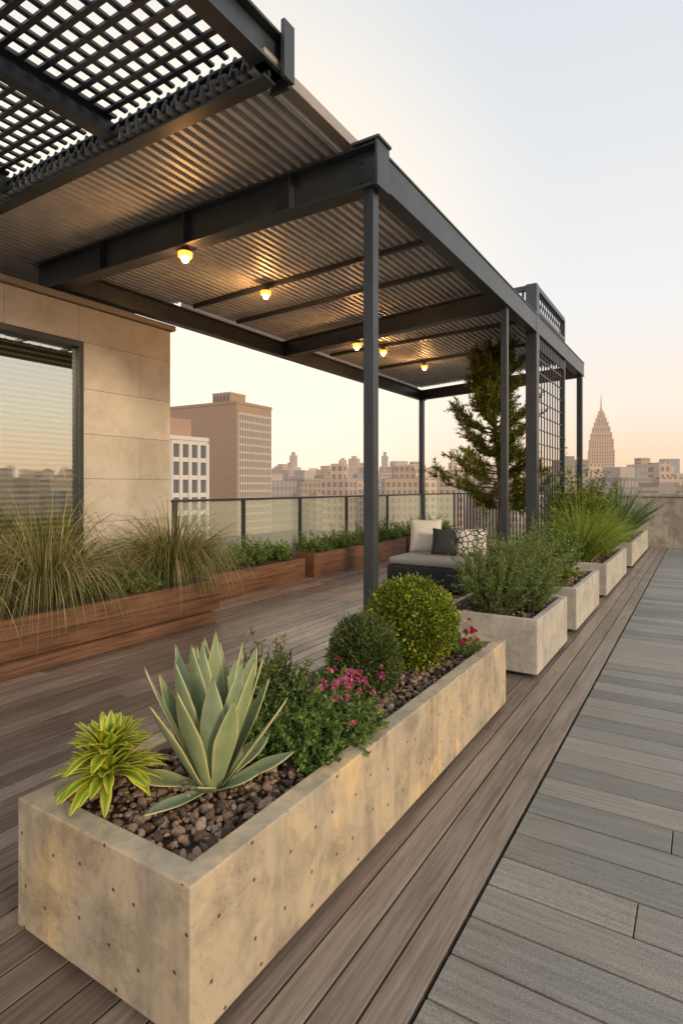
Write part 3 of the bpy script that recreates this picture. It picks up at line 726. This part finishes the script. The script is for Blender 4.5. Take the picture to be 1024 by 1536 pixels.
pine('pine_tree', (-3.15, 10.4, .45), 3.60, 1.25)

# ------------------------------------------------------------------ city buildings
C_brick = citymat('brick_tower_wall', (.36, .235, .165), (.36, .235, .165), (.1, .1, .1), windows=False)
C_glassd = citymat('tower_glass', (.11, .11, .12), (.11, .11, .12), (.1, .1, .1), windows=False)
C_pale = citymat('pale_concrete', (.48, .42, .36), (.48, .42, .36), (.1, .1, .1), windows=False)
def grid_face(mb, axis, at, a0, a1, z0, z1, nc, nr, wf, hf, mi, out=.25, sgn=-1):
    for i in range(nc + 1):
        c = a0 + (a1 - a0) * i / nc
        if axis == 'y': mb.box(at - out, at, c - wf / 2, c + wf / 2, z0, z1, mi)
        else: mb.box(c - wf / 2, c + wf / 2, at - out, at, z0, z1, mi)
    for j in range(nr + 1):
        z = z0 + (z1 - z0) * j / nr; o2_ = out * .7
        if axis == 'y': mb.box(at - o2_, at - .01, a0, a1, z - hf / 2, z + hf / 2, mi)
        else: mb.box(a0, a1, at - o2_, at - .01, z - hf / 2, z + hf / 2, mi)
F_ = Vector((-.530, .848)); R_ = Vector((.848, .530))
def lw(l, d): v_ = F_ * d + R_ * l; return (v_.x, v_.y, 0)
mb = MB(); mb.box(0, 12, 0, 26, -60, 19.0, 0); mb.box(-.12, 12.12, -.12, 26.1, 19.01, 19.6, 0)
grid_face(mb, 'x', 0, .5, 11.5, -58, 17.0, 14, 46, .32, .5, 2, .3); mb.box(.4, 11.6, -.04, -.01, -58, 17.0, 1)
mb.box(1.5, 6.5, 3, 8, 19.6, 21.6, 0); mb.box(1.4, 6.6, 2.9, 8.1, 21.61, 21.9, 2)
for k in range(5):
    mb.box(1.45, 1.49, 3.4 + k * .95, 3.9 + k * .95, 20.0, 21.2, 1)
for k in range(20): mb.box(-.03, -.01, .2, 25.8, -58 + k * 3.9, -57.94 + k * 3.9, 2)
ang = math.atan2(*(F_ * .87 + R_ * .5).yx)
mb.build('brick_tower', [C_brick, C_glassd, C_pale], loc=lw(-.182 * 120, 120), rot=ang)
mb = MB(); mb.box(0, 7, 0, 22, -60, 9.0, 1)
grid_face(mb, 'x', 0, 0, 7, -58, 8.6, 4, 24, .55, .7, 2, .35); grid_face(mb, 'y', 0, 0, 22, -58, 8.6, 11, 24, .7, .7, 2, .35)
mb.box(-.4, 7.2, -.4, 22, 8.9, 9.5, 2); mb.box(1, 5.5, 2, 15, 9.5, 12.5, 0)
for k in range(4): mb.box(.95, .98, 3 + k * 2.6, 4.7 + k * 2.6, 10.3, 11.7, 1)
mb.build('white_office_building', [C_brick, C_glassd, citymat('white_frame', (.62, .59, .55), (.62, .59, .55), (.1, .1, .1), windows=False)], loc=lw(-.297 * 88, 88), rot=math.atan2(*(F_ * .8 + R_ * .6).yx))
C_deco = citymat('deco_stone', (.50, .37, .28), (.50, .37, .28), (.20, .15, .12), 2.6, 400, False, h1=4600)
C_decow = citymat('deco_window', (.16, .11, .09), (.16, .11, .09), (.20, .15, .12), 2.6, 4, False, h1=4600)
mb = MB()
for (w_, z0, z1) in [(34, -60, 4), (25.5, 4, 45), (23.5, 45, 58), (20.5, 58, 66), (17, 66, 73), (13.5, 73, 79), (10, 79, 84), (7, 84, 88.5), (4.6, 88.5, 92.5)]:
    mb.box(-w_ / 2, w_ / 2, -w_ / 2, w_ / 2, z0, z1, 1); h = w_ / 2
    mb.box(-h - .3, h + .3, -h - .3, h + .3, z1 - 1.0, z1 + .3, 0)
    n = max(2, int(w_ / 2.6))
    for i in range(n + 1):
        c = -h + i * w_ / n
        for s_ in (-1, 1): mb.box(c - .72, c + .72, s_ * h - .6, s_ * h + .6, z0, z1 + 1.0, 0); mb.box(s_ * h - .6, s_ * h + .6, c - .72, c + .72, z0, z1 + 1.0, 0)
    z = z0 + 2
    while z < z1 - 1: mb.box(-h - .25, h + .25, -h - .25, h + .25, z, z + 1.3, 0); z += 3.8
mb.cyl((0, 0, 92), (0, 0, 98), 1.9, 1.1, 8); mb.cyl((0, 0, 98), (0, 0, 114), .9, .25, 6)
mb.build('art_deco_skyscraper', [C_deco, C_decow], loc=lw(.451 * 700, 700), rot=math.radians(15))
mb = MB(); mb.box(0, 20, 0, 14, -60, 20.5); mb.box(4, 12, 3, 10, 20.5, 23)
mb.build('office_tower', [citymat('dark_office', (.16, .16, .17), (.16, .16, .17), (.30, .25, .2))], loc=lw(.378 * 400, 400), rot=math.radians(32))
mb = MB(); mb.box(0, 22, 0, 16, -60, 43)
mb.build('glass_office_tower', [citymat('blue_office', (.12, .16, .21), (.12, .16, .21), (.22, .25, .3))], loc=lw(.562 * 850, 850), rot=math.radians(32))
mb = MB()
def cb(ang_off, d, w_, dep, top):
    th = math.radians(90 + 32) - ang_off; cx, cy = d * math.cos(th), d * math.sin(th); r = rng.choice([0, .3, .8, -.4]) + .56
    c, s = math.cos(r), math.sin(r); m_ = int(rng.integers(0, 3))
    def bx(w1, d1, z0, z1):
        vs = []
        for z in (z0, z1):
            for a, b_ in ((-1, -1), (1, -1), (1, 1), (-1, 1)): vs.append((cx + a * w1 / 2 * c - b_ * d1 / 2 * s, cy + a * w1 / 2 * s + b_ * d1 / 2 * c, z))
        mb.add(vs, [(0, 3, 2, 1), (4, 5, 6, 7), (0, 1, 5, 4), (1, 2, 6, 5), (2, 3, 7, 6), (3, 0, 4, 7)], m_)
    bx(w_, dep, -60, top)
    if rng.random() < .55: bx(w_ * .5, dep * .5, top, top + 3 + 5 * rng.random())
for _ in range(5200):
    d = 260 + 2700 * rng.random() ** 1.1; a = (rng.random() - .5) * 6.283
    e_px = rng.random() ** 1.7 * 42 - 12
    if d < 600: e_px = min(e_px, 12)
    cb(a, d, 7 + 14 * rng.random() + d * .005, 7 + 14 * rng.random() + d * .005, 1.6 + e_px / 863 * d)
for px, tp, wp, d in [(440, 683, 11, 900), (487, 706, 9, 900), (514, 690, 12, 1000), (531, 688, 17, 900), (577, 684, 10, 1100), (465, 708, 14, 800), (598, 692, 26, 700), (622, 697, 30, 650), (580, 700, 22, 760), (655, 700, 26, 700), (415, 706, 22, 600), (679, 694, 12, 420), (640, 712, 30, 450), (935, 712, 14, 800), (960, 708, 18, 900), (985, 712, 26, 700), (1012, 710, 20, 700), (945, 716, 30, 600), (708, 700, 20, 600), (500, 712, 30, 500), (548, 714, 34, 480), (450, 714, 26, 520), (600, 712, 30, 520)]:
    a_ = (px - 512) / 863
    cb(math.atan(a_), d * math.sqrt(1 + a_ * a_), wp / 863 * d * .8, wp / 863 * d * .8, 1.6 + (730 - tp) / 863 * d)
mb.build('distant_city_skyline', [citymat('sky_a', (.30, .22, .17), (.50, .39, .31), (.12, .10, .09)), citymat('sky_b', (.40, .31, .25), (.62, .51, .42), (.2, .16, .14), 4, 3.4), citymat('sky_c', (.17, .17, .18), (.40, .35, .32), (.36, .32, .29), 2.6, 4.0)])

scene.view_settings.view_transform = 'Standard'; scene.view_settings.look = 'None'; scene.view_settings.exposure = 0
